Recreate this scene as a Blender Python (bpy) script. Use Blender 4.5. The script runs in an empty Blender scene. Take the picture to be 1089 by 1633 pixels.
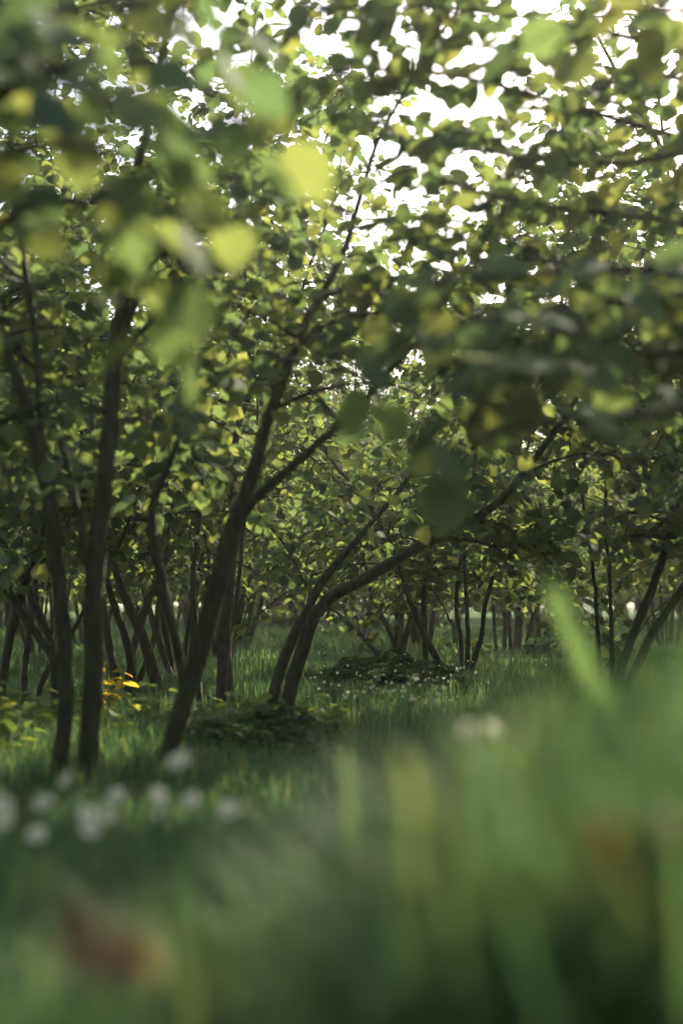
import bpy, math, random
import numpy as np
from mathutils import Vector, Matrix, Quaternion

R = math.radians
SC = bpy.context.scene
COL = SC.collection

# ------------------------------------------------------------------ camera
F = 2268.0                      # focal length in pixels of the 1089 x 1633 photograph (50 mm, 36 mm tall frame)
CAM_Z = 0.65
PITCH = math.atan(143.5 / F)    # horizon lies a little below the picture's middle
cam_d = bpy.data.cameras.new('camera')
cam = bpy.data.objects.new('camera', cam_d); COL.objects.link(cam)
cam.location = (0, 0, CAM_Z); cam.rotation_euler = (R(90) + PITCH, 0, 0)
cam_d.sensor_fit = 'VERTICAL'; cam_d.sensor_height = 36; cam_d.sensor_width = 24; cam_d.lens = 50
cam_d.clip_start = 0.05; cam_d.clip_end = 2000
cam_d.dof.use_dof = True; cam_d.dof.focus_distance = 11.0; cam_d.dof.aperture_fstop = 1.4
cam_d.dof.aperture_blades = 0
SC.camera = cam

# ------------------------------------------------------------------ sky, sun, exposure
SUN_EL, SUN_AZ = R(36), R(30)   # ahead of the camera, a little to the right: everything is back-lit
w = bpy.data.worlds.new('World'); SC.world = w; w.use_nodes = True
nt = w.node_tree; nt.nodes.clear()
sky = nt.nodes.new('ShaderNodeTexSky'); sky.sky_type = 'NISHITA'; sky.sun_disc = False
sky.sun_elevation = SUN_EL; sky.sun_rotation = SUN_AZ
sky.air_density = 1.0; sky.dust_density = 4.0; sky.ozone_density = 0.2
bg = nt.nodes.new('ShaderNodeBackground'); bg.inputs[1].default_value = 0.13
wo = nt.nodes.new('ShaderNodeOutputWorld')
nt.links.new(sky.outputs[0], bg.inputs[0]); nt.links.new(bg.outputs[0], wo.inputs[0])
sun_d = bpy.data.lights.new('sun', 'SUN'); sun_d.energy = 4.5; sun_d.angle = R(0.6); sun_d.color = (1.0, 0.88, 0.68)
sun = bpy.data.objects.new('sun', sun_d); COL.objects.link(sun)
sdir = Vector((math.sin(SUN_AZ) * math.cos(SUN_EL), math.cos(SUN_AZ) * math.cos(SUN_EL), math.sin(SUN_EL)))
sun.rotation_euler = sdir.to_track_quat('Z', 'Y').to_euler(); sun.location = (6, 14, 20)
vs = SC.view_settings
vs.view_transform = 'Standard'; vs.look = 'None'; vs.gamma = 1.0; vs.use_curve_mapping = False; vs.exposure = 1.9
SC.render.engine = 'CYCLES'
cy = SC.cycles
cy.max_bounces = 5; cy.use_adaptive_sampling = True; cy.adaptive_threshold = 0.03; cy.diffuse_bounces = 3; cy.glossy_bounces = 2; cy.transmission_bounces = 4; cy.transparent_max_bounces = 4
cy.use_denoising = True; cy.sample_clamp_indirect = 6.0; cy.caustics_reflective = False; cy.caustics_refractive = False

# ------------------------------------------------------------------ helpers
def at(px, py, Y):
    """the point of the world at depth Y seen at a pixel of the photograph"""
    u = (px - 544.5) / F; v = (816.5 - py) / F
    d = np.array([u, math.cos(PITCH) - v * math.sin(PITCH), math.sin(PITCH) + v * math.cos(PITCH)])
    return np.array([0, 0, CAM_Z]) + d * (Y / d[1])

def proj(P):
    P = np.asarray(P, float) - np.array([0, 0, CAM_Z])
    z = P[:, 1] * math.cos(PITCH) + P[:, 2] * math.sin(PITCH)
    v = -P[:, 1] * math.sin(PITCH) + P[:, 2] * math.cos(PITCH)
    z = np.where(z < 0.05, 0.05, z)
    return 544.5 + F * P[:, 0] / z, 816.5 - F * v / z, z

def H(x, y):
    """height of the ground"""
    x = np.asarray(x, float); y = np.asarray(y, float)
    far = 0.035 * np.sin(x * 0.9 + 1.3) * np.cos(y * 0.6) + 0.02 * np.sin(x * 2.3 + y * 1.7)
    far = far * np.clip((y - 2.0) / 3.0, 0, 1)
    bank = 0.30 / (1 + np.exp(-(x - 0.18) * 7)) * np.exp(-((y - 1.3) / 0.85) ** 2)
    return far + bank

def mesh_np(name, V, T, mat, tint=None, smooth=True):
    me = bpy.data.meshes.new(name)
    V = np.ascontiguousarray(V, np.float32); T = np.ascontiguousarray(T, np.int32)
    n, m, k = len(V), len(T), T.shape[1]
    me.vertices.add(n); me.vertices.foreach_set('co', V.ravel())
    me.loops.add(m * k); me.loops.foreach_set('vertex_index', T.ravel())
    me.polygons.add(m)
    me.polygons.foreach_set('loop_start', np.arange(0, m * k, k, dtype=np.int32))
    me.polygons.foreach_set('loop_total', np.full(m, k, np.int32))
    if smooth: me.polygons.foreach_set('use_smooth', np.ones(m, bool))
    if tint is not None:
        a = me.attributes.new('tint', 'FLOAT', 'POINT'); a.data.foreach_set('value', np.ascontiguousarray(tint, np.float32))
    me.update(calc_edges=True); me.validate()
    me.materials.append(mat)
    return me

def link(name, me, parent=None, loc=(0, 0, 0)):
    o = bpy.data.objects.new(name, me); COL.objects.link(o); o.location = loc
    if parent is not None: o.parent = parent
    return o

def tag(o, label=None, cat=None, group=None, kind=None):
    if label: o['label'] = label
    if cat: o['category'] = cat
    if group: o['group'] = group
    if kind: o['kind'] = kind
    return o

def thing(name, label, cat, loc, group=None):
    o = link(name, None, None, loc); o.empty_display_size = 0.1
    return tag(o, label, cat, group)

def copy_tree(src, loc, rz, s, label=None):
    r = src.copy(); COL.objects.link(r); r.location = loc; r.rotation_euler = (0, 0, rz); r.scale = (s, s, s)
    if label: r['label'] = label
    for ch in list(src.children):
        c = ch.copy(); COL.objects.link(c); c.parent = r
        for g in list(ch.children):
            d = g.copy(); COL.objects.link(d); d.parent = c
    return r

def resample(P, W, step):
    """Catmull-Rom through the points, then even steps"""
    P = np.asarray(P, float); W = np.asarray(W, float)
    if len(P) < 3:
        n = max(2, int(np.linalg.norm(P[-1] - P[0]) / step) + 1)
        t = np.linspace(0, 1, n)[:, None]
        return P[0] + (P[-1] - P[0]) * t, np.linspace(W[0], W[-1], n)
    Q = np.vstack([2 * P[0] - P[1], P, 2 * P[-1] - P[-2]])
    out, wo_ = [], []
    for i in range(1, len(Q) - 2):
        n = max(1, int(np.linalg.norm(Q[i + 1] - Q[i]) / step))
        for k in range(n):
            t = k / n
            p = 0.5 * (2 * Q[i] + (Q[i + 1] - Q[i - 1]) * t + (2 * Q[i - 1] - 5 * Q[i] + 4 * Q[i + 1] - Q[i + 2]) * t * t
                       + (3 * Q[i] - Q[i - 1] - 3 * Q[i + 1] + Q[i + 2]) * t ** 3)
            out.append(p); wo_.append(W[i - 1] + (W[i] - W[i - 1]) * t)
    out.append(P[-1]); wo_.append(W[-1])
    return np.array(out), np.array(wo_)

def tube(P, Rr, sides=8, rng=None, rough=0.0):
    P = np.asarray(P); n = len(P)
    T = np.gradient(P, axis=0); T /= np.linalg.norm(T, axis=1)[:, None] + 1e-9
    ref = np.array([0.31, 0.95, 0.05]); A = np.cross(T, ref); A /= np.linalg.norm(A, axis=1)[:, None] + 1e-9
    B = np.cross(T, A)
    a = np.linspace(0, 2 * math.pi, sides, endpoint=False)
    rr = np.asarray(Rr)[:, None] * np.ones((n, sides))
    if rough and rng is not None: rr = rr * (1 + rng.normal(0, rough, (n, sides)))
    V = P[:, None, :] + rr[:, :, None] * (np.cos(a)[None, :, None] * A[:, None, :] + np.sin(a)[None, :, None] * B[:, None, :])
    V = V.reshape(-1, 3)
    i = np.arange(n - 1)[:, None] * sides; j = np.arange(sides)[None, :]; j2 = (j + 1) % sides
    q = np.stack([i + j, i + j2, i + sides + j2, i + sides + j], -1).reshape(-1, 4)
    tris = np.vstack([q[:, [0, 1, 2]], q[:, [0, 2, 3]]])
    c0, c1 = len(V), len(V) + 1
    V = np.vstack([V, P[:1], P[-1:]])
    cap0 = np.array([[c0, (k + 1) % sides, k] for k in range(sides)])
    b = (n - 1) * sides
    cap1 = np.array([[c1, b + k, b + (k + 1) % sides] for k in range(sides)])
    return V, np.vstack([tris, cap0, cap1])

class Join:
    def __init__(s): s.V, s.T, s.n, s.t = [], [], 0, []
    def add(s, V, T, tint=None):
        s.V.append(V); s.T.append(T + s.n); s.n += len(V)
        s.t.append(np.zeros(len(V)) if tint is None else tint)
    def mesh(s, name, mat): return mesh_np(name, np.vstack(s.V), np.vstack(s.T), mat, np.concatenate(s.t))

# hazel leaf: rounded, short pointed, folded along the midrib and curved down at the tip
def leaf_shape(fold=0.16, droop=0.16, wide=1.0):
    mid = [(0, 0.0), (0, 0.34), (0, 0.68), (0, 1.0)]
    side = [(0.30, 0.10), (0.43, 0.40), (0.36, 0.70), (0.13, 0.90)]
    V = [(0, y, -droop * y * y) for _, y in mid]
    for s in (-1, 1):
        V += [(s * x * wide, y, fold * x - droop * y * y) for x, y in side]
    T = []
    for b, fl in ((4, False), (8, True)):
        for t in ((0, 1, b), (1, b + 1, b), (1, 2, b + 1), (2, b + 2, b + 1), (2, 3, b + 3), (2, b + 3, b + 2)):
            T.append(t[::-1] if fl else t)
    return np.array(V, float), np.array(T)
LEAF_V, LEAF_T = leaf_shape()

def frames(D, N):
    D = D / (np.linalg.norm(D, axis=1)[:, None] + 1e-9)
    N = N - D * np.sum(N * D, 1)[:, None]; N /= np.linalg.norm(N, axis=1)[:, None] + 1e-9
    X = np.cross(D, N)
    return np.stack([X, D, N], -1)           # columns: side, along, normal

def leaves_mesh(name, P, D, N, S, mat, rng, shape=None):
    LV, LT = shape if shape else (LEAF_V, LEAF_T)
    M = frames(D, N) * S[:, None, None]
    V = np.einsum('nij,kj->nki', M, LV) + P[:, None, :]
    n, k = len(P), len(LV)
    T = (LT[None] + (np.arange(n) * k)[:, None, None]).reshape(-1, 3)
    tint = np.repeat(rng.random(n), k)
    return mesh_np(name, V.reshape(-1, 3), T, mat, tint)

# ------------------------------------------------------------------ materials
def leaf_mat(name, stops, trans_gain, trans_tint, mix=0.45, rough=0.5, spec=0.35):
    m = bpy.data.materials.new(name); m.use_nodes = True
    t = m.node_tree; t.nodes.clear(); N = t.nodes.new; L = t.links.new
    at_ = N('ShaderNodeAttribute'); at_.attribute_name = 'tint'
    oi = N('ShaderNodeObjectInfo')
    add = N('ShaderNodeMath'); add.operation = 'ADD'; L(at_.outputs['Fac'], add.inputs[0]); L(oi.outputs['Random'], add.inputs[1])
    fr = N('ShaderNodeMath'); fr.operation = 'FRACT'; L(add.outputs[0], fr.inputs[0])
    ramp = N('ShaderNodeValToRGB'); L(fr.outputs[0], ramp.inputs[0])
    e = ramp.color_ramp.elements
    while len(e) < len(stops): e.new(0.5)
    for el, (p, c) in zip(e, stops): el.position = p; el.color = (*c, 1)
    geo = N('ShaderNodeNewGeometry')
    nz = N('ShaderNodeTexNoise'); nz.inputs['Scale'].default_value = 55; L(geo.outputs['Position'], nz.inputs['Vector'])
    mr = N('ShaderNodeMapRange'); mr.inputs[3].default_value = 0.75; mr.inputs[4].default_value = 1.25; L(nz.outputs[0], mr.inputs[0])
    mul = N('ShaderNodeMix'); mul.data_type = 'RGBA'; mul.blend_type = 'MULTIPLY'; mul.inputs[0].default_value = 1
    L(ramp.outputs[0], mul.inputs[6]); L(mr.outputs[0], mul.inputs[7])
    pr = N('ShaderNodeBsdfPrincipled'); pr.inputs['Roughness'].default_value = rough
    pr.inputs['Specular IOR Level'].default_value = spec; L(mul.outputs[2], pr.inputs['Base Color'])
    tm = N('ShaderNodeMix'); tm.data_type = 'RGBA'; tm.blend_type = 'MULTIPLY'; tm.inputs[0].default_value = 1
    L(mul.outputs[2], tm.inputs[6]); tm.inputs[7].default_value = (trans_gain * trans_tint[0], trans_gain * trans_tint[1], trans_gain * trans_tint[2], 1)
    tr = N('ShaderNodeBsdfTranslucent'); L(tm.outputs[2], tr.inputs[0])
    mx = N('ShaderNodeMixShader'); mx.inputs[0].default_value = mix
    L(pr.outputs[0], mx.inputs[1]); L(tr.outputs[0], mx.inputs[2])
    out = N('ShaderNodeOutputMaterial'); L(mx.outputs[0], out.inputs[0])
    return m

GREEN = [(0.0, (0.043, 0.080, 0.046)), (0.45, (0.062, 0.102, 0.048)), (0.8, (0.085, 0.121, 0.049)), (1.0, (0.115, 0.145, 0.052))]
M_LEAF = leaf_mat('hazel_leaf', GREEN, 2.1, (1.17, 1.0, 0.60), 0.46, 0.7, 0.04)
M_GRASS = leaf_mat('grass_blade', [(0.0, (0.022, 0.062, 0.040)), (0.45, (0.042, 0.098, 0.052)), (0.8, (0.080, 0.135, 0.055)), (1.0, (0.14, 0.155, 0.065))], 2.0, (1.08, 1.0, 0.66), 0.42, 0.6, 0.08)
M_WEED = leaf_mat('weed_leaf', [(0.0, (0.06, 0.105, 0.03)), (0.6, (0.095, 0.14, 0.035)), (1.0, (0.14, 0.165, 0.04))], 2.2, (1.15, 1.0, 0.55), 0.45, 0.65, 0.1)
M_NETTLE = leaf_mat('nettle_leaf', [(0.0, (0.022, 0.052, 0.028)), (1.0, (0.040, 0.082, 0.034))], 1.8, (1.1, 1.0, 0.6), 0.35, 0.75, 0.1)  # dark green; in the clearing patch it also carries the crown's shadow
M_GOLD = leaf_mat('golden_leaf', [(0.0, (0.16, 0.15, 0.02)), (0.6, (0.30, 0.24, 0.03)), (1.0, (0.42, 0.30, 0.05))], 1.8, (1.1, 1.0, 0.5), 0.45, 0.65, 0.1)
M_DEAD = leaf_mat('dead_leaf', [(0.0, (0.075, 0.036, 0.016)), (0.6, (0.13, 0.066, 0.025)), (1.0, (0.23, 0.125, 0.036))], 1.6, (1.1, 0.95, 0.7), 0.3, 0.7, 0.2)
M_PETAL = leaf_mat('white_petal', [(0.0, (0.74, 0.68, 0.52)), (1.0, (0.82, 0.77, 0.62))], 1.0, (1, 1, 0.95), 0.35, 0.6, 0.2)
M_STALK = leaf_mat('green_stalk', [(0.0, (0.05, 0.10, 0.035)), (1.0, (0.08, 0.13, 0.04))], 1.2, (1, 1, 0.7), 0.2, 0.6, 0.3)

def bark_mat(name, c0, c1, moss):
    m = bpy.data.materials.new(name); m.use_nodes = True
    t = m.node_tree; N = t.nodes.new; L = t.links.new; pr = t.nodes['Principled BSDF']
    geo = N('ShaderNodeNewGeometry')
    mp = N('ShaderNodeMapping'); mp.inputs['Scale'].default_value = (1, 1, 0.35); L(geo.outputs['Position'], mp.inputs[0])
    nz = N('ShaderNodeTexNoise'); nz.inputs['Scale'].default_value = 38; nz.inputs['Detail'].default_value = 6; L(mp.outputs[0], nz.inputs[0])
    r = N('ShaderNodeValToRGB'); r.color_ramp.elements[0].position = 0.32; r.color_ramp.elements[1].position = 0.72
    r.color_ramp.elements[0].color = (*c0, 1); r.color_ramp.elements[1].color = (*c1, 1); L(nz.outputs[0], r.inputs[0])
    n2 = N('ShaderNodeTexNoise'); n2.inputs['Scale'].default_value = 9; n2.inputs['Detail'].default_value = 4; L(geo.outputs['Position'], n2.inputs[0])
    rm = N('ShaderNodeMapRange'); rm.inputs[1].default_value = 0.5; rm.inputs[2].default_value = 0.68; L(n2.outputs[0], rm.inputs[0])
    mx = N('ShaderNodeMix'); mx.data_type = 'RGBA'; L(rm.outputs[0], mx.inputs[0]); L(r.outputs[0], mx.inputs[6]); mx.inputs[7].default_value = (*moss, 1)
    L(mx.outputs[2], pr.inputs['Base Color']); pr.inputs['Roughness'].default_value = 0.85; pr.inputs['Specular IOR Level'].default_value = 0.2
    bp = N('ShaderNodeBump'); bp.inputs['Strength'].default_value = 0.7; bp.inputs['Distance'].default_value = 0.012; L(nz.outputs[0], bp.inputs['Height']); L(bp.outputs[0], pr.inputs['Normal'])
    return m
M_BARK = bark_mat('hazel_bark', (0.020, 0.020, 0.011), (0.062, 0.062, 0.030), (0.038, 0.047, 0.014))

def ground_mat():
    m = bpy.data.materials.new('turf_soil'); m.use_nodes = True
    t = m.node_tree; N = t.nodes.new; L = t.links.new; pr = t.nodes['Principled BSDF']
    geo = N('ShaderNodeNewGeometry')
    nz = N('ShaderNodeTexNoise'); nz.inputs['Scale'].default_value = 3.0; nz.inputs['Detail'].default_value = 9; L(geo.outputs['Position'], nz.inputs[0])
    r = N('ShaderNodeValToRGB'); e = r.color_ramp.elements; e.new(0.5)
    for el, (p, c) in zip(e, ((0.3, (0.030, 0.042, 0.020)), (0.5, (0.036, 0.070, 0.028)), (0.7, (0.050, 0.092, 0.034)))): el.position = p; el.color = (*c, 1)
    L(nz.outputs[0], r.inputs[0]); L(r.outputs[0], pr.inputs['Base Color']); pr.inputs['Roughness'].default_value = 0.95; pr.inputs['Specular IOR Level'].default_value = 0.0
    n2 = N('ShaderNodeTexNoise'); n2.inputs['Scale'].default_value = 40; n2.inputs['Detail'].default_value = 5; L(geo.outputs['Position'], n2.inputs[0])
    bp = N('ShaderNodeBump'); bp.inputs['Strength'].default_value = 0.8; bp.inputs['Distance'].default_value = 0.04; L(n2.outputs[0], bp.inputs['Height']); L(bp.outputs[0], pr.inputs['Normal'])
    return m
M_GROUND = ground_mat()

# ------------------------------------------------------------------ the ground
def build_ground():
    s = np.sinh(np.linspace(-6.2, 6.2, 121)); xs = s / s[-1] * 900
    a = np.linspace(0, 1, 130); ys = -40 + 0 * a
    ys = np.concatenate([np.linspace(-60, -2, 12), np.linspace(-1.8, 6, 60), 6 + np.sinh(np.linspace(0.05, 6, 60)) / math.sinh(6) * 1000])
    X, Y = np.meshgrid(xs, ys); Z = H(X, Y)
    V = np.stack([X, Y, Z], -1).reshape(-1, 3); nx, ny = len(xs), len(ys)
    i = np.arange(ny - 1)[:, None] * nx; j = np.arange(nx - 1)[None]
    q = np.stack([i + j, i + j + 1, i + nx + j + 1, i + nx + j], -1).reshape(-1, 4)
    tag(link('ground', mesh_np('ground', V, q, M_GROUND)), kind='structure')
build_ground()

# ------------------------------------------------------------------ trees
# leaves are thinned where the photograph looks through under the near crowns
def bound(px):      # lowest row that the near and middle crowns reach
    return np.interp(px, [-200, 0, 250, 400, 520, 640, 720, 800, 900, 1000, 1100, 1300], [880, 890, 905, 880, 860, 830, 860, 930, 925, 900, 905, 905])

STEM_LINES = [[(205, 420), (190, 520), (172, 720), (160, 830), (150, 950)], [(5, 530), (45, 660), (80, 800), (95, 950)],
              [(600, 230), (556, 380), (490, 510), (445, 620), (402, 765), (355, 900)], [(640, 572), (560, 660), (470, 740), (405, 800)]]

def keep_leaves(P, rng, thin):
    px, py, z = proj(P)
    k = (z > 1.5) | (P[:, 1] < -0.5)
    near = P[:, 1] < 9.0
    k &= ~(near & (py > bound(px)) & (px > -150) & (px < 1240) & (rng.random(len(P)) < 0.97))
    # the big stems stay in sight: the shoots before them are few
    for line in STEM_LINES:
        near_line = np.abs(px - np.interp(py, [l[1] for l in line], [l[0] for l in line])) < 34
        k &= ~(near_line & (py > line[0][1]) & (py < line[-1][1]) & (P[:, 1] < 5.4) & (rng.random(len(P)) < 0.8))
    if thin:
        win = (((px - 575) / 130) ** 2 + ((py - 700) / 130) ** 2 < 1) & near
        k &= ~(win & (rng.random(len(P)) < 0.8))
    return k

def unit(v): return v / (np.linalg.norm(v) + 1e-9)

def extend(P, W, top, rng, out):
    """carry a traced stem on to its tip"""
    P = [np.array(p) for p in P]; W = list(W)
    d = unit(P[-1] - P[-2])
    while P[-1][2] < top and len(P) < 40:
        d = unit(d + np.array([0, 0, 0.16]) + rng.normal(0, 0.10, 3) + 0.05 * out)
        if d[2] < 0.1: d[2] = 0.25; d = unit(d)
        P.append(P[-1] + d * 0.28); W.append(max(W[-1] * 0.88, 0.004))
    return P, W

def side_branches(P, W, zmin, dens, rng, axis, lmax=1.1):
    """branches leaving one stem: list of polylines"""
    seg = np.linalg.norm(np.diff(P, axis=0), axis=1); res = []
    zt = P[-1][2]
    for i in range(len(P) - 1):
        if P[i][2] < zmin: continue
        n = rng.poisson(seg[i] * dens)
        for _ in range(n):
            p = P[i] + (P[i + 1] - P[i]) * rng.random()
            o = p[:2] - axis[:2]; az = math.atan2(o[1], o[0]) + rng.normal(0, 1.3)
            f = (zt - p[2]) / max(zt - zmin, 0.1)
            L = (0.35 + (lmax - 0.35) * min(1, f * 1.3)) * (0.6 + 0.6 * rng.random())
            up = 0.75 - 0.55 * f + rng.normal(0, 0.25)
            d = unit(np.array([math.cos(az), math.sin(az), up])); pts = [p]; k = 6
            for s in range(k):
                pts.append(pts[-1] + d * L / k)
                d = unit(d + np.array([0, 0, -0.10 - 0.10 * f]) + rng.normal(0, 0.09, 3))
            res.append((np.array(pts), min(W[i] * 0.5, 0.011)))
    # the leader carries leaves itself
    res.append((P[-max(4, min(len(P), 8)):], 0.006))
    return res

def twigs_of(br, rng, spacing=0.13, tl=0.30):
    P, r = br; tw = []
    L = np.concatenate([[0], np.cumsum(np.linalg.norm(np.diff(P, axis=0), axis=1))])
    s = 0.12 * L[-1]; sg = 1
    while s < L[-1]:
        p = np.array([np.interp(s, L, P[:, c]) for c in range(3)])
        i = min(np.searchsorted(L, s), len(P) - 1); d = unit(P[i] - P[i - 1] if i else P[1] - P[0])
        side = unit(np.cross(d, [0, 0, 1])) * sg; sg = -sg
        dd = unit(d * 0.6 + side * 0.9 + rng.normal(0, 0.3, 3) + np.array([0, 0, -0.05]))
        tw.append((p, dd, tl * (0.45 + 0.9 * rng.random()))); s += spacing * (0.6 + 0.8 * rng.random())
    tw.append((P[-2], unit(P[-1] - P[-2] + np.array([0, 0, -0.03])), tl * 0.8))
    return tw

def leaves_on(tws, rng, per=0.042, size=(0.055, 0.098)):
    Ps, Ds, Ns, Ss = [], [], [], []
    for p, d, L in tws:
        n = max(2, int(L / per)); t = (np.arange(n) + rng.random(n) * 0.7 + 0.3) / n
        side = unit(np.cross(d, [0, 0, 1]))
        sg = np.where(np.arange(n) % 2 == 0, 1.0, -1.0)[:, None]
        D = d[None] * 0.7 + side[None] * sg * 0.8 + rng.normal(0, 0.35, (n, 3)) + np.array([0, 0, -0.32])
        Nn = np.array([0, 0, 1.0])[None] + rng.normal(0, 0.48, (n, 3))
        P = p[None] + d[None] * (L * t)[:, None] + np.array([0, 0, -0.12])[None] * (L * t * t)[:, None] + D * 0.012
        Ps.append(P); Ds.append(D); Ns.append(Nn); Ss.append(rng.uniform(size[0], size[1], n))
    return np.vstack(Ps), np.vstack(Ds), np.vstack(Ns), np.concatenate(Ss)

LEAF_ME = []
_rng0 = np.random.default_rng(5)
for f_, d_, w_ in ((0.10, 0.10, 1.0), (0.22, 0.2, 0.95), (0.3, 0.3, 1.05), (-0.1, 0.22, 1.0), (0.16, 0.38, 0.92)):
    V_, T_ = leaf_shape(f_, d_, w_)
    LEAF_ME.append(mesh_np('leaf', V_, T_, M_LEAF, np.zeros(len(V_))))

def leaf_objects(root, base, P, D, N, S, rng, name='leaf', meshes=None):
    M = frames(D, N)
    meshes = meshes or LEAF_ME
    for i in range(len(P)):
        o = bpy.data.objects.new(name, meshes[int(rng.integers(len(meshes)))]); COL.objects.link(o)
        o.parent = root; o.rotation_mode = 'QUATERNION'
        o.rotation_quaternion = Matrix(M[i].tolist()).to_quaternion()
        o.location = (P[i] - base).tolist(); s = float(S[i]); o.scale = (s, s, s)

def twig_mesh(brs, tws, base):
    J = Join()
    for P, r in brs:
        V, T = tube(P, np.linspace(r, max(0.002, r * 0.35), len(P)), 5); J.add(V - base, T)
    for p, d, L in tws:
        q = np.array([p, p + d * L * 0.5 + [0, 0, -0.02 * L], p + d * L + [0, 0, -0.12 * L]])
        V, T = tube(q, [0.003, 0.0022, 0.0015], 3); J.add(V - base, T)
    return J.mesh('twigs', M_BARK)

def choose_big(P, D, N, S, n, rng):
    """the leaves that show largest: inside the frame, near and turned to the camera"""
    px, py, z = proj(P)
    vis = (px > -40) & (px < 1130) & (py > -40) & (py < 1100)
    nn = N / np.linalg.norm(N, axis=1)[:, None]
    sc = np.where(vis, S / z * (0.3 + np.abs(nn[:, 1])) * rng.uniform(0.6, 1.4, len(P)), 0)
    idx = np.argsort(-sc)[:n]; idx = idx[sc[idx] > 0]
    m = np.zeros(len(P), bool); m[idx] = True
    return m

def traced_tree(label, Y, traces, seed, top=3.8, zmin=1.0, dens=5.0, nleaf=250, thin=True, group=None, lmax=1.1, tl=0.30, spacing=0.125, per=0.042):
    """a hazel whose stems follow the photograph. traces: (parent index or None, depth drift, [(px, py, width px), ...])"""
    rng = np.random.default_rng(seed)
    lines = []
    for par, drift, pts in traces:
        n = len(pts); P, W = [], []
        y0 = Y
        if par is not None:      # a fork starts inside its parent, at the parent's depth
            j = np.array([at(pts[0][0], pts[0][1], yy) for yy in (Y,)])[0]
            L0 = lines[par][0]; y0 = L0[np.argmin(np.linalg.norm((L0 - j)[:, [0, 2]], axis=1))][1]
        for i, (px, py, wd) in enumerate(pts):
            yy = y0 + drift * i / max(n - 1, 1)
            P.append(at(px, py, yy)); W.append(wd / 2 / F * yy)
        if par is None:
            g = float(H(P[0][0], P[0][1]))
            if P[0][2] > g - 0.04:
                P.insert(0, np.array([P[0][0] - 0.25 * (P[1][0] - P[0][0]), P[0][1], g - 0.06])); W.insert(0, W[0] * 1.15)
        lines.append((np.array(P), np.array(W), par))
    axis = np.mean([l[0][0] for l in lines if l[2] is None], axis=0)
    base = np.array([axis[0], axis[1], float(H(axis[0], axis[1]))])
    root = thing('hazel_tree', label, 'tree', base.tolist(), group)
    brs, objs = [], []
    for P, W, par in lines:
        out = unit(np.array([P[-1][0] - axis[0], P[-1][1] - axis[1], 0]))
        tp = top * (0.85 + 0.3 * rng.random()) if par is None else min(top, P[-1][2] + 0.9)
        droop = par is not None and P[-1][2] < P[0][2] + 0.03
        P2, W2 = (P, W) if droop else extend(P, W, tp, rng, out)
        Pr, Wr = resample(P2, W2, 0.07)
        Pr = Pr + rng.normal(0, 0.0016, Pr.shape)
        V, T = tube(Pr, Wr, 10, rng, 0.035)
        me = mesh_np('stem', V - base, T, M_BARK)
        if par is None: o = link('stem', me, root)
        else: o = link('branch', me, objs[par] if objs[par].name.startswith('stem') else root)
        objs.append(o)
        brs += side_branches(Pr, Wr, 0.0, dens * 1.6, rng, axis, 0.5) if droop else side_branches(Pr, Wr, zmin, dens, rng, axis, lmax)
    tws = [t for b in brs for t in twigs_of(b, rng, spacing, tl)]
    P, D, N, S = leaves_on(tws, rng, per)
    k = keep_leaves(P, rng, thin); P, D, N, S = P[k], D[k], N[k], S[k]
    # drop twigs that lost their place in the open lane below the crown
    tp = np.array([t[0] for t in tws]); kt = keep_leaves(tp, rng, thin); tws = [t for t, q in zip(tws, kt) if q]
    bp_ = np.array([b[0][-1] for b in brs]); kb = keep_leaves(bp_, rng, thin); brs = [b for b, q in zip(brs, kb) if q]
    big = choose_big(P, D, N, S, nleaf, rng)
    tag(link('twigs', twig_mesh(brs, tws, base), root), kind='stuff')
    f = ~big
    tag(link('foliage', leaves_mesh('foliage', P[f] - base, D[f], N[f], S[f], M_LEAF, rng), root), kind='stuff')
    leaf_objects(root, base, P[big], D[big], N[big], S[big], rng)
    return root

# --- the hazel with two dark upright stems
traced_tree('hazel with two thick dark upright stems side by side, their feet in the grass', 5.3, [
    (None, 0.15, [(138, 1262, 38), (143, 1190, 34), (150, 1050, 32), (152, 930, 31), (160, 830, 30), (172, 720, 28), (182, 600, 26), (190, 520, 24), (204, 420, 20), (208, 320, 15)]),
    (None, -0.1, [(97, 1225, 26), (106, 1100, 25), (102, 1000, 25), (92, 900, 25), (80, 800, 25), (62, 720, 23), (45, 660, 20), (25, 600, 17), (5, 530, 15), (-25, 450, 12)]),
    (0, 0.1, [(190, 560, 16), (204, 515, 15), (218, 480, 13), (230, 435, 12), (245, 350, 9)]),
    (1, 0.2, [(70, 735, 13), (63, 660, 13), (62, 600, 12), (55, 520, 12), (44, 450, 11), (30, 350, 10), (15, 220, 9)]),
    (0, 0.3, [(152, 960, 14), (140, 900, 13), (130, 850, 12), (118, 790, 11), (107, 735, 9)]),
], 11, top=4.2, zmin=1.25, dens=9.5, nleaf=280)
# --- the leaning forked hazel
traced_tree('hazel with one dark stem leaning over and forking like a Y above a white flower', 5.5, [
    (None, 0.2, [(246, 1256, 30), (272, 1195, 30), (290, 1130, 30), (310, 1070, 31), (335, 980, 32), (355, 900, 33), (375, 830, 30), (402, 765, 24), (420, 690, 20), (445, 620, 17), (464, 570, 16), (490, 510, 14), (530, 440, 12), (556, 380, 11), (576, 310, 10), (600, 230, 8), (626, 180, 7)]),
    (0, -0.1, [(378, 835, 18), (405, 798, 17), (430, 775, 16), (470, 740, 15), (510, 705, 14), (560, 660, 13), (600, 615, 12), (640, 572, 9)]),
    (0, 0.25, [(296, 1112, 15), (285, 1040, 16), (268, 970, 16), (255, 910, 16), (246, 870, 15), (243, 810, 14), (258, 765, 12), (273, 735, 10)]),
], 12, top=4.2, zmin=1.3, dens=9, nleaf=280)
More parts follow.
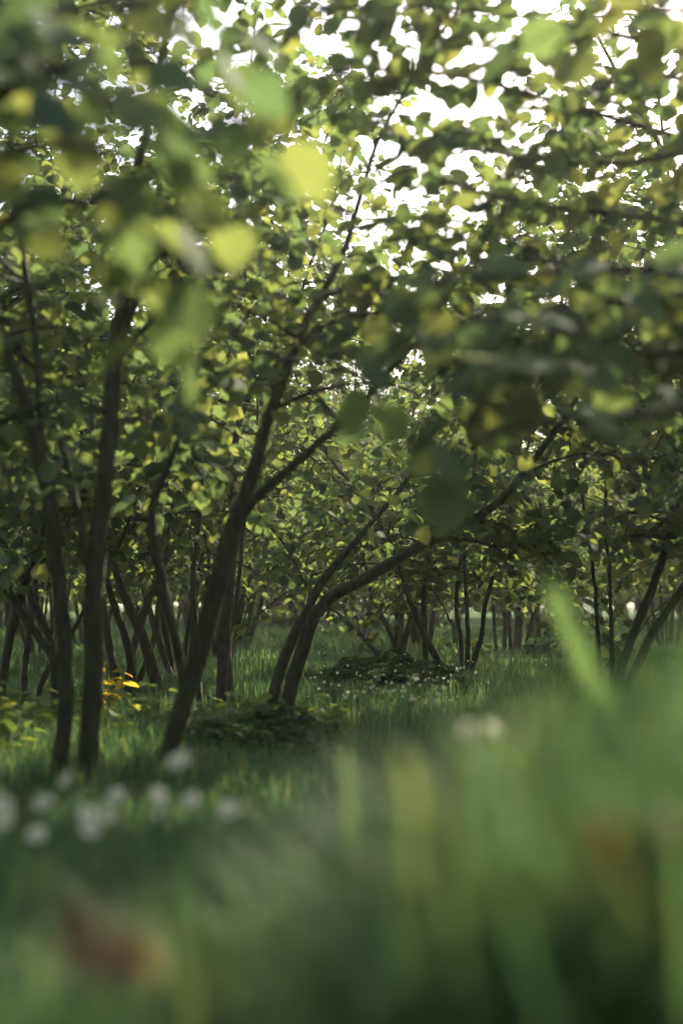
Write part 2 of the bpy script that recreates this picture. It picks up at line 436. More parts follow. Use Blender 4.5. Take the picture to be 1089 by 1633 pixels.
# --- the hazel with the long arching branch
traced_tree('hazel with a pale brown branch arching out sideways over open grass', 7.7, [
    (None, 0.0, [(452, 1160, 24), (465, 1090, 24), (481, 1040, 23), (500, 985, 22), (526, 954, 21), (570, 930, 19), (620, 900, 18), (680, 865, 17), (740, 835, 15), (792, 803, 13)]),
    (None, 0.3, [(430, 1140, 20), (444, 1080, 19), (465, 1020, 18), (490, 975, 16), (512, 930, 14), (552, 880, 11), (600, 825, 8)]),
    (0, -0.2, [(752, 829, 8), (800, 838, 7), (845, 862, 6), (880, 900, 5)]),
    (0, 0.4, [(690, 860, 8), (760, 862, 7), (815, 890, 6)]),
], 13, top=4.0, zmin=1.2, dens=9, nleaf=240)
# --- pale upright stems behind the fork
traced_tree('slender hazel with two straight upright stems close behind the forked stem', 8.4, [
    (None, 0.3, [(352, 1142, 20), (355, 1080, 19), (359, 1000, 18), (366, 930, 17), (372, 880, 15)]),
    (None, 0.4, [(373, 1140, 10), (367, 1080, 10), (365, 1030, 9), (376, 960, 8)]),
    (None, 0.5, [(318, 1130, 10), (318, 1060, 9), (312, 990, 9), (308, 920, 8)]),
], 14, top=4.2, zmin=1.1, dens=8, nleaf=150)
# --- crowded stems
traced_tree('bushy hazel with five crowded crossing stems beside the golden weed', 9.6, [
    (None, 0.3, [(190, 1112, 15), (180, 1060, 14), (170, 1000, 13), (160, 940, 11)]),
    (None, 0.5, [(203, 1108, 14), (213, 1040, 13), (232, 970, 12), (252, 925, 10)]),
    (None, -0.2, [(216, 1114, 14), (206, 1040, 13), (186, 975, 12), (172, 930, 10)]),
    (None, -0.3, [(256, 1120, 20), (244, 1070, 19), (228, 1015, 17), (205, 965, 15), (185, 910, 12)]),
    (None, 0.6, [(222, 1090, 10), (246, 1020, 9), (254, 960, 9), (262, 900, 8)]),
], 15, top=4.8, zmin=1.0, dens=7, nleaf=200)
traced_tree('hazel with thin stems splaying out in a fan next to the dark upright stems', 9.0, [
    (None, 0.1, [(92, 1075, 15), (80, 1040, 15), (40, 985, 14), (0, 920, 13), (-40, 850, 11)]),
    (None, 0.3, [(2, 1110, 14), (14, 1030, 14), (33, 955, 13), (60, 880, 11), (75, 820, 9)]),
    (None, 0.6, [(40, 1125, 10), (42, 1050, 10), (54, 965, 9), (60, 900, 8)]),
    (None, -0.3, [(56, 1130, 9), (73, 1075, 9), (105, 1030, 8), (128, 985, 7)]),
    (None, 0.5, [(86, 1050, 12), (72, 1000, 12), (40, 930, 11), (5, 865, 10)]),
], 16, top=4.6, zmin=1.1, dens=7, nleaf=220)
traced_tree('small hazel with a steeply leaning stem over the dark nettle patch', 11.6, [
    (None, 0.2, [(712, 1090, 11), (696, 1050, 11), (680, 1020, 10), (660, 975, 10), (645, 930, 8)]),
    (None, 0.4, [(680, 1072, 11), (678, 1030, 11), (676, 980, 9)]),
    (None, -0.3, [(748, 1082, 9), (758, 1045, 9), (768, 1010, 8)]),
    (None, 0.0, [(745, 1068, 8), (746, 1020, 8), (744, 970, 7)]),
    (None, 0.3, [(735, 1072, 8), (736, 1030, 8), (728, 975, 7)]),
], 17, top=4.2, zmin=0.75, dens=9, lmax=1.5, nleaf=220, thin=False)
traced_tree('hazel whose stems open in a V at the edge of the clearing', 15.5, [
    (None, 0.2, [(636, 1058, 18), (637, 1000, 16), (638, 940, 13)]),
    (None, -0.3, [(640, 1045, 10), (654, 990, 9), (672, 935, 8)]),
    (None, 0.2, [(600, 1040, 10), (575, 1012, 10), (548, 988, 9), (518, 958, 8)]),
    (None, 0.0, [(632, 1045, 8), (618, 1000, 8), (598, 965, 8), (588, 930, 7)]),
], 18, top=4.4, zmin=0.85, dens=6, nleaf=150, thin=False)
traced_tree('hazel with a tight bundle of straight thin stems in deep shade', 17.5, [
    (None, 0.2, [(803, 1040, 7), (805, 1000, 7), (806, 950, 6)]),
    (None, 0.4, [(815, 1044, 8), (812, 1000, 7), (806, 950, 6)]),
    (None, 0.0, [(824, 1044, 15), (826, 1000, 13), (828, 940, 10)]),
    (None, -0.2, [(836, 1046, 8), (846, 1000, 8), (858, 950, 7)]),
    (None, 0.3, [(792, 1042, 7), (788, 1000, 6), (786, 950, 6)]),
], 19, top=4.5, zmin=0.85, dens=6, nleaf=120, thin=False)
traced_tree('hazel with two dark slanting stems rising behind the tall foreground grass', 8.8, [
    (None, 0.3, [(985, 1090, 15), (1006, 1020, 14), (1030, 962, 14), (1050, 910, 13), (1068, 845, 11)]),
    (None, -0.3, [(1000, 1095, 14), (1040, 1010, 14), (1066, 972, 13), (1095, 925, 11)]),
    (None, 0.3, [(956, 1100, 7), (954, 1040, 7), (950, 960, 7), (944, 900, 6)]),
    (None, 0.2, [(976, 1095, 8), (975, 1040, 8), (974, 985, 7), (970, 900, 6)]),
    (0, -0.4, [(1064, 858, 8), (1030, 854, 8), (990, 856, 6)]),
], 20, top=4.0, zmin=1.0, dens=6.5, lmax=1.3, nleaf=280, thin=False)

# --- two near hazels rooted beyond the picture's edges; only their overhanging boughs show
def overhang_tree(label, stem_pts, boughs, seed, nleaf=300, per=0.06, size=(0.08, 0.125)):
    rng = np.random.default_rng(seed)
    base = np.array(stem_pts[0][:3]); base[2] = float(H(base[0], base[1]))
    root = thing('hazel_tree', label, 'tree', base.tolist())
    Pr, Wr = resample([np.array(p[:3]) for p in stem_pts], [p[3] for p in stem_pts], 0.08)
    Pr[0][2] = base[2] - 0.06
    V, T = tube(Pr, Wr, 10, rng, 0.03); link('stem', mesh_np('stem', V - base, T, M_BARK), root)
    brs = []
    for start, pts, tl, sp in boughs:
        P = [Pr[int(start * (len(Pr) - 1))]] + [at(*p) for p in pts]
        B, r = resample(P, np.linspace(0.016, 0.004, len(P)), 0.08)
        V, T = tube(B, r, 7, rng, 0.03); link('branch', mesh_np('branch', V - base, T, M_BARK), root)
        brs.append((B, 0.006, tl, sp))
    tws = [t for B, r, tl, sp in brs for t in twigs_of((B, r), rng, sp, tl)]
    P, D, N, S = leaves_on(tws, rng, per, size)
    k = keep_leaves(P, rng, False); P, D, N, S = P[k], D[k], N[k], S[k]
    big = choose_big(P, D, N, S, nleaf, rng); f = ~big
    tag(link('twigs', twig_mesh([], tws, base), root), kind='stuff')
    if f.any(): tag(link('foliage', leaves_mesh('foliage', P[f] - base, D[f], N[f], S[f], M_LEAF, rng), root), kind='stuff')
    leaf_objects(root, base, P[big], D[big], N[big], S[big], rng)
    return root

overhang_tree('hazel boughs with large blurred leaves hanging over the dark upright stems', [(-1.15, 2.3, 0, 0.04), (-1.05, 2.3, 0.8, 0.034), (-0.98, 2.35, 1.6, 0.026), (-1.0, 2.4, 2.2, 0.016)], [
    (0.60, [(-150, 560, 2.2), (0, 480, 2.15), (70, 450, 2.1), (120, 440, 2.1)], 0.13, 0.11),
    (0.70, [(-150, 420, 2.3), (60, 320, 2.2), (180, 320, 2.15), (270, 400, 2.1), (290, 450, 2.1)], 0.15, 0.085),
    (0.78, [(-150, 250, 2.3), (60, 230, 2.25), (200, 250, 2.2), (330, 300, 2.15)], 0.15, 0.085),
    (0.85, [(-100, 180, 2.3), (60, 110, 2.25), (220, 100, 2.2), (340, 150, 2.2), (430, 230, 2.15)], 0.17, 0.07),
    (0.90, [(-100, 120, 2.3), (50, 90, 2.25), (150, 160, 2.2), (250, 190, 2.2)], 0.15, 0.075),
    (0.95, [(-100, 40, 2.4), (80, 20, 2.35), (260, 10, 2.3), (400, 50, 2.3)], 0.17, 0.08),
], 37, size=(0.072, 0.108), per=0.055)
overhang_tree('hazel boughs making a dark drooping band of blurred leaves across the picture', [(1.45, 3.4, 0, 0.045), (1.35, 3.4, 0.8, 0.038), (1.25, 3.35, 1.6, 0.028), (1.3, 3.3, 2.3, 0.014)], [
    (0.60, [(1180, 470, 3.3), (1000, 480, 3.2), (820, 500, 3.1), (690, 530, 3.0), (600, 575, 2.95)], 0.26, 0.055),
    (0.55, [(1180, 560, 3.2), (1020, 560, 3.1), (900, 580, 3.0), (780, 600, 2.9)], 0.24, 0.06),
    (0.64, [(1150, 420, 3.3), (980, 430, 3.2), (800, 440, 3.1), (660, 450, 3.0)], 0.2, 0.07),
    (0.48, [(1180, 650, 3.0), (950, 670, 2.8), (800, 690, 2.7), (690, 735, 2.6)], 0.11, 0.15),
    (0.95, [(1150, 20, 2.9), (1040, 10, 2.8), (930, 25, 2.7)], 0.2, 0.1),
], 32, size=(0.085, 0.13))

overhang_tree('hazel boughs spreading loose soft leaves across the bright sky gaps', [(2.0, 4.9, 0, 0.05), (1.9, 4.85, 1.0, 0.042), (1.8, 4.8, 2.0, 0.03), (1.75, 4.75, 2.9, 0.015)], [
    (0.66, [(1250, 380, 4.7), (1050, 350, 4.6), (880, 330, 4.5), (740, 300, 4.4), (640, 260, 4.3)], 0.26, 0.06),
    (0.74, [(1250, 260, 4.7), (1050, 210, 4.6), (880, 160, 4.4), (720, 120, 4.3), (560, 110, 4.2), (470, 140, 4.1)], 0.28, 0.055),
    (0.84, [(1250, 120, 4.6), (1050, 70, 4.4), (850, 30, 4.2), (650, 10, 4.1), (480, 20, 4.0)], 0.30, 0.055),
    (0.70, [(1250, 220, 4.6), (1000, 260, 4.5), (820, 250, 4.4), (680, 215, 4.3)], 0.24, 0.07),
    (0.80, [(1250, 150, 4.7), (980, 110, 4.6), (820, 80, 4.5), (690, 70, 4.4)], 0.24, 0.07),
    (0.92, [(1200, -40, 4.6), (1000, -80, 4.4), (800, -90, 4.2), (600, -80, 4.1)], 0.3, 0.075),
    (0.60, [(1250, 460, 4.8), (1080, 440, 4.8), (900, 420, 4.8), (760, 400, 4.8)], 0.24, 0.10),
], 33, size=(0.06, 0.10), per=0.05)

# --- the rows behind: a few kinds of hazel, copied
def row_tree(seed, nst, top):
    rng = np.random.default_rng(seed)
    root = thing('hazel_tree', 'multi-stemmed hazel in the rows further back', 'tree', (0, 0, 0), 'hazels in the rows behind')
    brs = []
    for k in range(nst):
        a = 2 * math.pi * k / nst + rng.normal(0, 0.4); lean = rng.uniform(0.05, 0.42)
        p = np.array([math.cos(a) * 0.10, math.sin(a) * 0.10, -0.08]); d = unit(np.array([math.cos(a) * lean, math.sin(a) * lean, 1]))
        P, W = [p], [rng.uniform(0.014, 0.036)]
        tp = top * rng.uniform(0.75, 1.08)
        while P[-1][2] < tp:
            d = unit(d + rng.normal(0, 0.07, 3) + np.array([0, 0, 0.03])); P.append(P[-1] + d * 0.3); W.append(max(0.005, W[-1] * 0.92))
        Pr, Wr = resample(P, W, 0.12); V, T = tube(Pr, Wr, 7, rng, 0.03)
        link('stem', mesh_np('stem', V, T, M_BARK), root)
        brs += side_branches(Pr, Wr, 0.8, 5.0, rng, np.zeros(3), 1.25)
    tws = [t for b in brs for t in twigs_of(b, rng, 0.17, 0.34)]
    P, D, N, S = leaves_on(tws, rng, 0.047, (0.06, 0.10))
    k = P[:, 2] > 0.72; P, D, N, S = P[k], D[k], N[k], S[k]
    tag(link('twigs', twig_mesh(brs, [], np.zeros(3)), root), kind='stuff')
    tag(link('foliage', leaves_mesh('foliage', P, D, N, S, M_LEAF, rng), root), kind='stuff')
    return root, (P, D, N, S)

def build_rows():
    rng = np.random.default_rng(77)
    protos = [row_tree(100 + i, n, t) for i, (n, t) in enumerate(((9, 4.3), (7, 4.0), (10, 4.5), (8, 4.2)))]
    spots = []
    for row, Y in enumerate(np.arange(12.5, 47, 3.6)):
        half = 0.26 * Y + 2.6
        x = -half + rng.random() * 2
        while x < half:
            X, YY = x + rng.normal(0, 0.35), Y + rng.normal(0, 0.4)
            px = 544.5 + F * X / YY
            lane = (YY < 17 and 440 < px < 900) or (YY < 24 and 380 < px < 520) or (YY < 14.5 and px > 860 and px < 960)
            if not lane: spots.append((X, YY))
            x += 2.5 + rng.random() * 0.6
    # unseen rows beside and behind the camera, added to shade the foreground, and two whose crowns reach over from the right
    spots += [(2.75, 6.5), (3.3, 9.6), (-3.0, 6.6), (-3.2, 3.2), (2.35, 3.3), (-2.4, -1.2), (2.3, -1.0), (0.2, -2.6), (-2.8, -4.2), (2.6, -4.4), (5.2, 4.6), (5.6, 8.0), (-5.4, 5.0), (-5.6, 1.6), (5.0, 0.8)]
    used = set()
    for i, (X, Y) in enumerate(spots):
        k = i % 4; z = float(H(X, Y)); rz = rng.random() * 6.28; s = rng.uniform(0.88, 1.12)
        src, lv = protos[k]
        if k not in used:
            used.add(k); src.location = (X, Y, z); o = src; rz = 0; s = 1.0
        else: o = copy_tree(src, (X, Y, z), rz, s)
        px = 544.5 + F * X / max(Y, 0.5)
        if Y < 11: o['label'] = 'hazel standing near, mostly outside the view, its crown shading the grass'; o['group'] = 'hazels around the viewpoint'
        else:
            nth = ('first', 'second', 'third', 'fourth', 'fifth', 'sixth', 'seventh', 'eighth', 'ninth', 'tenth')[min(9, max(0, int(round((Y - 12.5) / 3.6))))]
            ref = 'the fan of thin stems' if px < 90 else 'the two thick dark stems' if px < 260 else 'the forked leaning stem' if px < 440 else 'the arching branch' if px < 700 else 'the bundled stems' if px < 930 else 'the two slanting stems'
            o['label'] = 'multi-stemmed hazel in the %s row back, beyond %s' % (nth, ref); o['group'] = 'hazels of the %s row beyond %s' % (nth, ref)
        if 4 < Y < 21: near.append((o, lv, X, Y, z, rz, s))
near = []
build_rows()
def row_leaves():
    """single leaves on the nearer rows, set on the sides that face the clearing"""
    rng = np.random.default_rng(78)
    for o, (P, D, N, S), X, Y, z, rz, s in near:
        c, q = math.cos(rz), math.sin(rz); Rz = np.array([[c, -q, 0], [q, c, 0], [0, 0, 1]])
        Pw = (P @ Rz.T) * s + np.array([X, Y, z])
        jit = rng.normal(0, 0.04, P.shape)
        big = choose_big(Pw - np.array([0, 0, 0]) * Y, D, N @ Rz.T, S * (1 + np.clip((Y - Pw[:, 1]) * 0.8, -0.9, 2)), 90 if Y < 16 else 50, rng)
        leaf_objects(o, np.zeros(3), (P + jit)[big], D[big] + rng.normal(0, 0.5, (int(big.sum()), 3)), N[big] + rng.normal(0, 0.3, (int(big.sum()), 3)), S[big], rng)
row_leaves()

def far_wood():
    rng = np.random.default_rng(9)
    n = 26000
    X = rng.uniform(-34, 34, n); Y = rng.uniform(48, 60, n)
    top = 6.0 + 1.3 * np.sin(X * 0.55) + 0.9 * np.sin(X * 1.3 + 2)
    Z = 0.3 + top * rng.random(n) ** 0.8
    P = np.stack([X, Y, Z], -1); D = rng.normal(0, 1, (n, 3)) + [0, 0, -0.4]; N = rng.normal(0, 0.6, (n, 3)) + [0, 0, 1]
    o = link('far_wood', leaves_mesh('far_wood', P, D, N, rng.uniform(0.3, 0.55, n), M_LEAF, rng))
    tag(o, 'far mass of trees closing the view behind the orchard', 'wood', kind='stuff')
far_wood()

# ------------------------------------------------------------------ grass
def blades(P, L, Wd, az, lean, rng, mat, name, seg=2):
    """tapering bent blades; P roots"""
    n = len(P); ca, sa = np.cos(az), np.sin(az)
    out = np.stack([ca, sa, np.zeros(n)], -1); side = np.stack([-sa, ca, np.zeros(n)], -1)
    V = []
    for k in range(seg + 1):
        t = k / seg
        c = P + out * (lean * L * t * t)[:, None] + np.array([0, 0, 1.0]) * (L * (t - 0.35 * lean * t * t))[:, None]
        if k < seg:
            wv = side * (Wd * (1 - 0.75 * t) * 0.5)[:, None]; V += [c - wv, c + wv]
        else: V.append(c)
    V = np.stack(V, 1); k = V.shape[1]; T = []
    for s in range(seg - 1): a = 2 * s; T += [(a, a + 1, a + 3), (a, a + 3, a + 2)]
    a = 2 * (seg - 1); T.append((a, a + 1, a + 2))
    T = (np.array(T)[None] + (np.arange(n) * k)[:, None, None]).reshape(-1, 3)
    return mesh_np(name, V.reshape(-1, 3), T, mat, np.repeat(rng.random(n), k))

def meadow():
    rng = np.random.default_rng(3)
    n = 150000
    Y = 2.0 * (32 / 2.0) ** (rng.random(n) ** 0.85)            # thins out with distance
    X = (rng.random(n) * 2 - 1) * (0.27 * Y + 0.5)
    clump = 0.5 + 0.5 * np.sin(X * 2.1 + 1.7 * np.sin(Y * 1.3)) * np.sin(Y * 1.9 + 1.1 * np.sin(X * 1.7))
    L = np.interp(Y, [2, 3, 4.5, 7, 30], [0.26, 0.17, 0.12, 0.12, 0.16]) * (0.45 + 0.6 * rng.random(n) + 0.5 * clump)
    Wd = np.interp(Y, [2, 8, 30], [0.006, 0.007, 0.02])
    P = np.stack([X, Y, H(X, Y) - 0.01], -1)
    me = blades(P, L, Wd * (0.7 + 0.6 * rng.random(n)), rng.random(n) * 6.28, rng.uniform(0.1, 0.8, n), rng, M_GRASS, 'grass')
    tag(link('grass', me), 'short green grass covering the orchard floor', 'grass', kind='stuff')
    # tall near grass, growing in tufts
    nt_, nb = 700, 60
    Yc = rng.uniform(0.95, 2.6, nt_); Xc = (rng.random(nt_) * 2 - 1) * (0.30 * Yc + 0.25)
    q = np.arange(nt_) >= 480; Xc[q] = rng.uniform(0.10, 0.30 * Yc[q] + 0.3)
    tint_c = np.where(rng.random(nt_) < 0.6, rng.uniform(0.0, 0.4, nt_), rng.uniform(0.6, 1.0, nt_)); hf = np.where(q, rng.uniform(0.85, 1.06, nt_), rng.uniform(0.62, 1.06, nt_))
    c = np.repeat(np.arange(nt_), nb); n = len(c)
    X = Xc[c] + rng.normal(0, 0.035, n); Y = np.maximum(0.66, Yc[c] + rng.normal(0, 0.035, n))
    px = 544.5 + F * X / Y
    row = np.interp(px, [-300, 0, 150, 330, 540, 640, 760, 860, 960, 1089, 1400], [1390, 1380, 1375, 1320, 1235, 1190, 1095, 1035, 1010, 995, 980])
    row = row + 25 * np.sin(px * 0.021) + 15 * np.sin(px * 0.053 + 1)
    ztop = CAM_Z - (row - 960) / F * Y
    g = H(X, Y)
    L = np.clip((ztop - g) * hf[c] * (0.55 + 0.5 * rng.random(n) ** 0.7), 0.08, 0.75)
    P = np.stack([X, Y, g - 0.01], -1)
    me = blades(P, L, rng.uniform(0.005, 0.015, n), rng.random(n) * 6.28, rng.uniform(0.05, 0.7, n), rng, M_GRASS, 'tall_grass', 4)
    tint = np.clip(np.repeat(tint_c[c] + rng.normal(0, 0.08, n), 9), 0.001, 0.999)
    me.attributes['tint'].data.foreach_set('value', tint.astype(np.float32))
    o = link('tall_grass', me)
    tag(o, 'tall soft blurred grass filling the foreground', 'grass', kind='stuff')
meadow()

# ------------------------------------------------------------------ small plants
def leafy_plant(name, label, cat, base, h, n, lsize, mat, seed, group=None, spread=0.5):
    """upright stalks with leaves set round them: thing > stalk, leaf"""
    rng = np.random.default_rng(seed)
    base = np.array([base[0], base[1], float(H(base[0], base[1]))])
    root = thing(name, label, cat, base.tolist(), group)
    V_, T_ = leaf_shape(0.15, 0.25, 0.8); me = mesh_np('leaf', V_, T_, mat, np.zeros(len(V_)))
    for s in range(n):
        a = rng.random() * 6.28; hh = h * rng.uniform(0.6, 1.1)
        o = np.array([math.cos(a), math.sin(a), 0]) * rng.random() * spread * h
        P = [o + [0, 0, -0.03], o * 1.2 + [0, 0, hh * 0.5], o * 1.5 + rng.normal(0, 0.02, 3) * [1, 1, 0] + [0, 0, hh]]
        Pr, Wr = resample(P, [0.004, 0.003, 0.002], 0.03); V, T = tube(Pr, Wr, 5)
        link('stalk', mesh_np('stalk', V, T, M_STALK, np.zeros(len(V))), root)
        k = int(5 + 4 * rng.random()); idx = np.linspace(len(Pr) * 0.25, len(Pr) - 1, k).astype(int)
        Pl = Pr[idx]; az = np.arange(k) * 2.4 + a
        D = np.stack([np.cos(az), np.sin(az), rng.uniform(-0.3, 0.5, k)], -1); N = np.array([0, 0, 1.0]) + rng.normal(0, 0.35, (k, 3))
        leaf_objects(root, np.zeros(3), Pl, D, N, lsize * rng.uniform(0.7, 1.2, k), rng, 'leaf', [me])
    return root

def gpt(px, py):
    """the ground point behind a pixel"""
    Y = CAM_Z * F / (py - 960.0); p = at(px, py, Y)
    for _ in range(3): Y = (CAM_Z - float(H(p[0], p[1]))) * F / (py - 960.0); p = at(px, py, Y)
    return p

leafy_plant('golden_weed', 'small golden yellow weed glowing in sun at the crowded stems', 'plant', gpt(170, 1140), 0.30, 8, 0.09, M_GOLD, 201)
leafy_plant('golden_weed', 'low yellowish weed in front of the glowing golden one', 'plant', gpt(190, 1185), 0.16, 4, 0.07, M_WEED, 202)
k = 210
for px, py in ((20, 1165), (60, 1180), (110, 1175), (30, 1210), (225, 1165), (300, 1170), (340, 1185)):
    leafy_plant('weed', 'yellow-green leafy weed among the feet of the thick dark stems', 'plant', gpt(px, py), 0.24, 5, 0.08, M_WEED, k, 'weeds at the feet of the dark stems'); k += 1
for px, py in ((395, 1165), (420, 1180), (490, 1175), (520, 1165), (545, 1190)):
    leafy_plant('weed', 'pale green leafy weed around the foot of the arching branch', 'plant', gpt(px, py), 0.17, 4, 0.08, M_WEED, k, 'weeds at the foot of the arching hazel'); k += 1

def nettle_patch(label, px, py, rx, ry, h, n, seed):
    rng = np.random.default_rng(seed); c = gpt(px, py); base = np.array([c[0], c[1], float(H(c[0], c[1]))])
    a = rng.random(n) * 6.28; r = np.sqrt(rng.random(n))
    x, y = rx * r * np.cos(a), ry * r * np.sin(a)
    hh = h * (1 - r ** 2.5) * (0.75 + 0.35 * np.sin(x * 9 + 1) * np.sin(y * 6)) + 0.03
    P = np.stack([x, y, hh * rng.random(n) ** 0.45], -1); P[:, 2] += H(base[0] + x, base[1] + y) - base[2]
    D = rng.normal(0, 1, (n, 3)) * [1, 1, 0.3] + [0, 0, -0.25]; N = rng.normal(0, 0.4, (n, 3)) + [0, 0, 1]
    o = link('nettle_patch', leaves_mesh('nettle_patch', P, D, N, rng.uniform(0.04, 0.075, n), M_NETTLE, rng, leaf_shape(0.15, 0.25, 0.7)), None, base.tolist())
    tag(o, label, 'ground cover', kind='stuff')
nettle_patch('dark patch of low nettles and painted crown shadow in the open grass before the thin stems', 615, 1092, 0.62, 1.3, 0.22, 4200, 301)  # its dark leaves also stand in for the tree crown's shadow on the grass
nettle_patch('dark low nettles in front of the feet of the arching hazel', 420, 1195, 0.42, 0.5, 0.2, 1800, 302)
nettle_patch('small dark nettle clump far back beside the bundled stems', 882, 1047, 0.4, 0.8, 0.3, 900, 303)

# ------------------------------------------------------------------ white flowers
def flower_meshes():
    J = Join(); n = 15
    for i in range(n):
        a = 2 * math.pi * i / n
        d = np.array([math.cos(a), math.sin(a), 0]); s = np.array([-math.sin(a), math.cos(a), 0])
        V = np.array([d * 0.25 - s * 0.07, d * 0.25 + s * 0.07, d * 0.75 + s * 0.13 + [0, 0, 0.10], d * 0.75 - s * 0.13 + [0, 0, 0.10], d * 1.0 + [0, 0, 0.06]])
        J.add(V, np.array([(0, 1, 2), (0, 2, 3), (3, 2, 4)]), np.full(5, (i * 0.37) % 1))
    pet = J.mesh('petals', M_PETAL)
    V, T = tube(np.array([[0, 0, -0.12], [0, 0, 0.02], [0, 0, 0.12]]), [0.2, 0.3, 0.16], 10)
    return pet, mesh_np('centre', V, T, M_GOLD, np.zeros(len(V)))
PET, CEN = flower_meshes()

def flower(label, P, r, rng, group, tilt=0.5):
    g = float(H(P[0], P[1])); root = thing('white_flower', label, 'flower', (P[0], P[1], g), group)
    h = max(P[2] - g, 0.03)
    off = rng.normal(0, 0.02, 2)
    Pr, Wr = resample([np.array([off[0], off[1], -0.02]), np.array([off[0] * 0.6, off[1] * 0.6, h * 0.55]), np.array([0, 0, h])], [0.0028, 0.0022, 0.0018], 0.04)
    V, T = tube(Pr, Wr, 5); link('stem', mesh_np('stem', V, T, M_STALK, np.zeros(len(V))), root)
    e = (R(35 + 25 * rng.random()), R(rng.normal(0, 20)), rng.normal(0, 0.5))
    p = link('petals', PET, root, (0, 0, h)); p.scale = (r, r, r); p.rotation_euler = e
    c = link('centre', CEN, p); return root

rngf = np.random.default_rng(41)
flower('largest white flower, right before the foot of the leaning forked stem', at(286, 1213, 2.4), 0.022, rngf, None)
flower('cream white flower between the two thick dark stems, above the flower row', at(106, 1243, 2.5), 0.018, rngf, None)
for px, py, Y in ((70, 1280, 2.0), (187, 1268, 2.1), (140, 1299, 2.0), (172, 1300, 2.1), (252, 1267, 2.2), (258, 1291, 2.0), (305, 1275, 2.2), (3, 1284, 1.8), (6, 1310, 1.8), (60, 1330, 1.9), (145, 1322, 1.9), (365, 1290, 2.0)):
    flower('blurred white flower in the loose row before the thick dark stems', at(px, py, Y + 0.35), 0.018, rngf, 'white flowers before the dark stems')
for px, py, Y in ((786, 1161, 1.9), (746, 1163, 1.8), (800, 1283, 1.5)):
    flower('faint blurred white flower among the tall foreground grass', at(px, py, Y), 0.012, rngf, 'white flowers in the tall grass')
for i in range(110):
    if i < 75: px, py = rngf.normal(640, 70), rngf.uniform(1105, 1172)
    else: px, py = rngf.uniform(430, 1000), rngf.uniform(1030, 1120)
    p = gpt(px, py); p[2] = float(H(p[0], p[1])) + rngf.uniform(0.14, 0.22)
    o = link('meadow_flower', PET, None, p.tolist()); s = rngf.uniform(0.006, 0.011); o.scale = (s, s, s); o.rotation_euler = (R(rngf.uniform(20, 70)), R(rngf.normal(0, 25)), 0)
    tag(o, 'tiny white flower dotting the sharp grass of the clearing', 'flower', 'tiny flowers in the clearing')

# ------------------------------------------------------------------ brown leaves caught in the foreground grass, broad blade
DEADS = []
for f_, d_, w_ in ((0.5, 0.5, 0.9), (0.35, 0.7, 1.0), (-0.4, 0.4, 0.85)):
    V_, T_ = leaf_shape(f_, d_, w_); DEADS.append(mesh_np('dead_leaf', V_, T_, M_DEAD, np.zeros(len(V_))))
def dead_leaf(px, py, Y, s, label, group=None, i=[0]):
    rng = np.random.default_rng(500 + i[0]); i[0] += 1
    p = at(px, py, Y); o = link('dead_leaf', DEADS[i[0] % 3], None, p.tolist())
    o.rotation_euler = (rng.uniform(0.3, 1.3), rng.uniform(-0.6, 0.6), rng.random() * 6.28); o.scale = (s, s, s)
    tag(o, label, 'leaf', group)
dead_leaf(880, 1440, 1.0, 0.042, 'upright orange dead leaf standing alone in the foreground grass')
for px, py, Y in ((1000, 1390, 0.98), (1050, 1350, 0.95), (1075, 1400, 1.0), (1020, 1330, 0.97), (950, 1410, 1.0), (1085, 1310, 0.98)):
    dead_leaf(px, py, Y, 0.05, 'brown dead leaf in the rusty heap on the grassy bank', 'dead leaves heaped on the bank')
for px, py, Y in ((95, 1535, 0.98), (130, 1520, 1.0), (150, 1545, 0.96), (205, 1540, 1.0), (240, 1560, 0.97)):
    dead_leaf(px, py, Y, 0.045, 'reddish dead leaf in the small group low in the grass', 'dead leaves low in the grass')

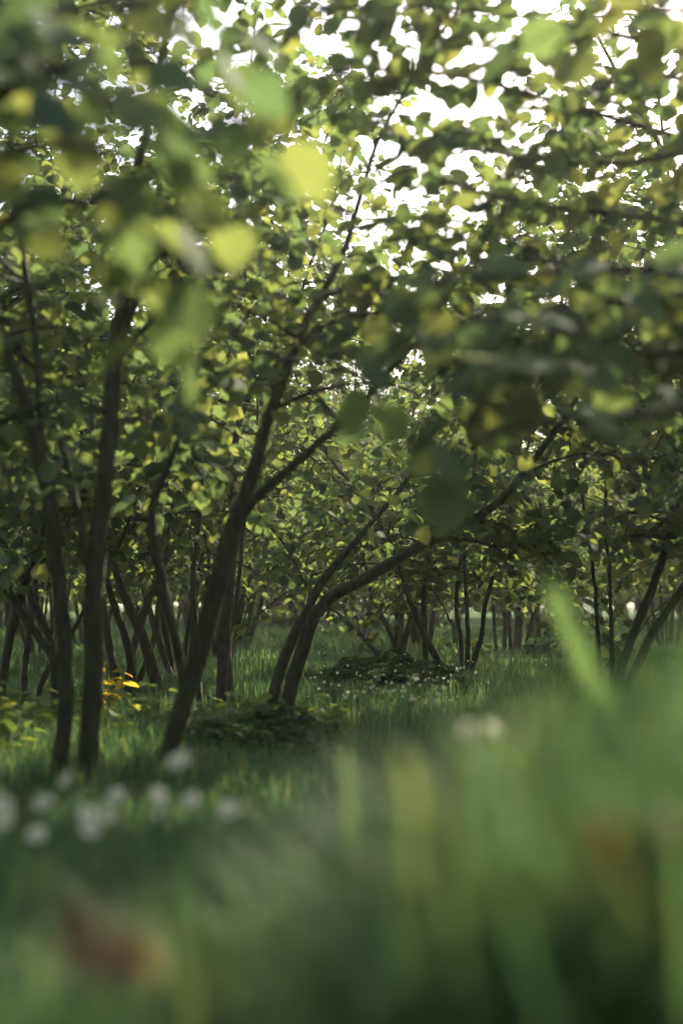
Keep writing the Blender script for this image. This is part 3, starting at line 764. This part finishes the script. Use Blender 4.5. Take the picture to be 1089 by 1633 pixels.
def broad_blade(label, pts, Y, wpx, seed):
    rng = np.random.default_rng(seed)
    P = [at(x, y, Y) for x, y in pts]; g = np.array([P[0][0] - 0.3 * (P[1][0] - P[0][0]), Y, float(H(P[0][0], Y)) - 0.02])
    P = [g] + P; Pr, W = resample(P, [wpx * 0.8] + [wpx] * (len(P) - 2) + [wpx * 0.15], 0.03)
    n = len(Pr); w_ = W / F * Y / 2
    sd = np.array([1.0, 0.25, 0.1]); sd /= np.linalg.norm(sd)
    V = np.concatenate([Pr - sd * w_[:, None] + [0, 0.006, 0], Pr, Pr + sd * w_[:, None] + [0, 0.006, 0]]); T = []
    for i in range(n - 1):
        for a in (0, n): T += [(a + i, a + n + i, a + n + i + 1), (a + i, a + n + i + 1, a + i + 1)]
    base = np.array([g[0], g[1], float(H(g[0], g[1]))])
    o = link('broad_blade', mesh_np('broad_blade', V - base, np.array(T), M_GRASS, np.full(len(V), 0.55)), None, base.tolist())
    tag(o, label, 'grass blade')
broad_blade('broad pale green blade leaning in front of the far slanting stems', [(975, 1160), (945, 1080), (915, 1010), (890, 950), (868, 905)], 1.9, 40, 1)
broad_blade('broad yellow-green blade standing upright above the foreground grass', [(665, 1330), (660, 1260), (652, 1215), (645, 1185)], 1.0, 20, 2)
broad_blade('short broad pale blade rising beside the foot of the arching hazel', [(560, 1280), (555, 1220), (556, 1160)], 1.7, 16, 3)

# ------------------------------------------------------------------ thin haze, added to lift the dark tones like lens veil
def haze():
    x0, x1, y0, y1, z0, z1 = -960, 960, -120, 1080, -1.2, 9.0
    V = np.array([(x, y, z) for z in (z0, z1) for y in (y0, y1) for x in (x0, x1)], float)
    Q = np.array([(0, 2, 3, 1), (4, 5, 7, 6), (0, 1, 5, 4), (2, 6, 7, 3), (0, 4, 6, 2), (1, 3, 7, 5)])
    m = bpy.data.materials.new('veil_haze'); m.use_nodes = True; t = m.node_tree; t.nodes.clear()
    v = t.nodes.new('ShaderNodeVolumePrincipled'); v.inputs['Color'].default_value = (0.95, 0.93, 0.88, 1)
    v.inputs['Density'].default_value = 0.0016; v.inputs['Anisotropy'].default_value = 0.55
    o = t.nodes.new('ShaderNodeOutputMaterial'); t.links.new(v.outputs[0], o.inputs['Volume'])
    tag(link('haze', mesh_np('haze', V, Q, m, smooth=False)), kind='stuff')
haze()
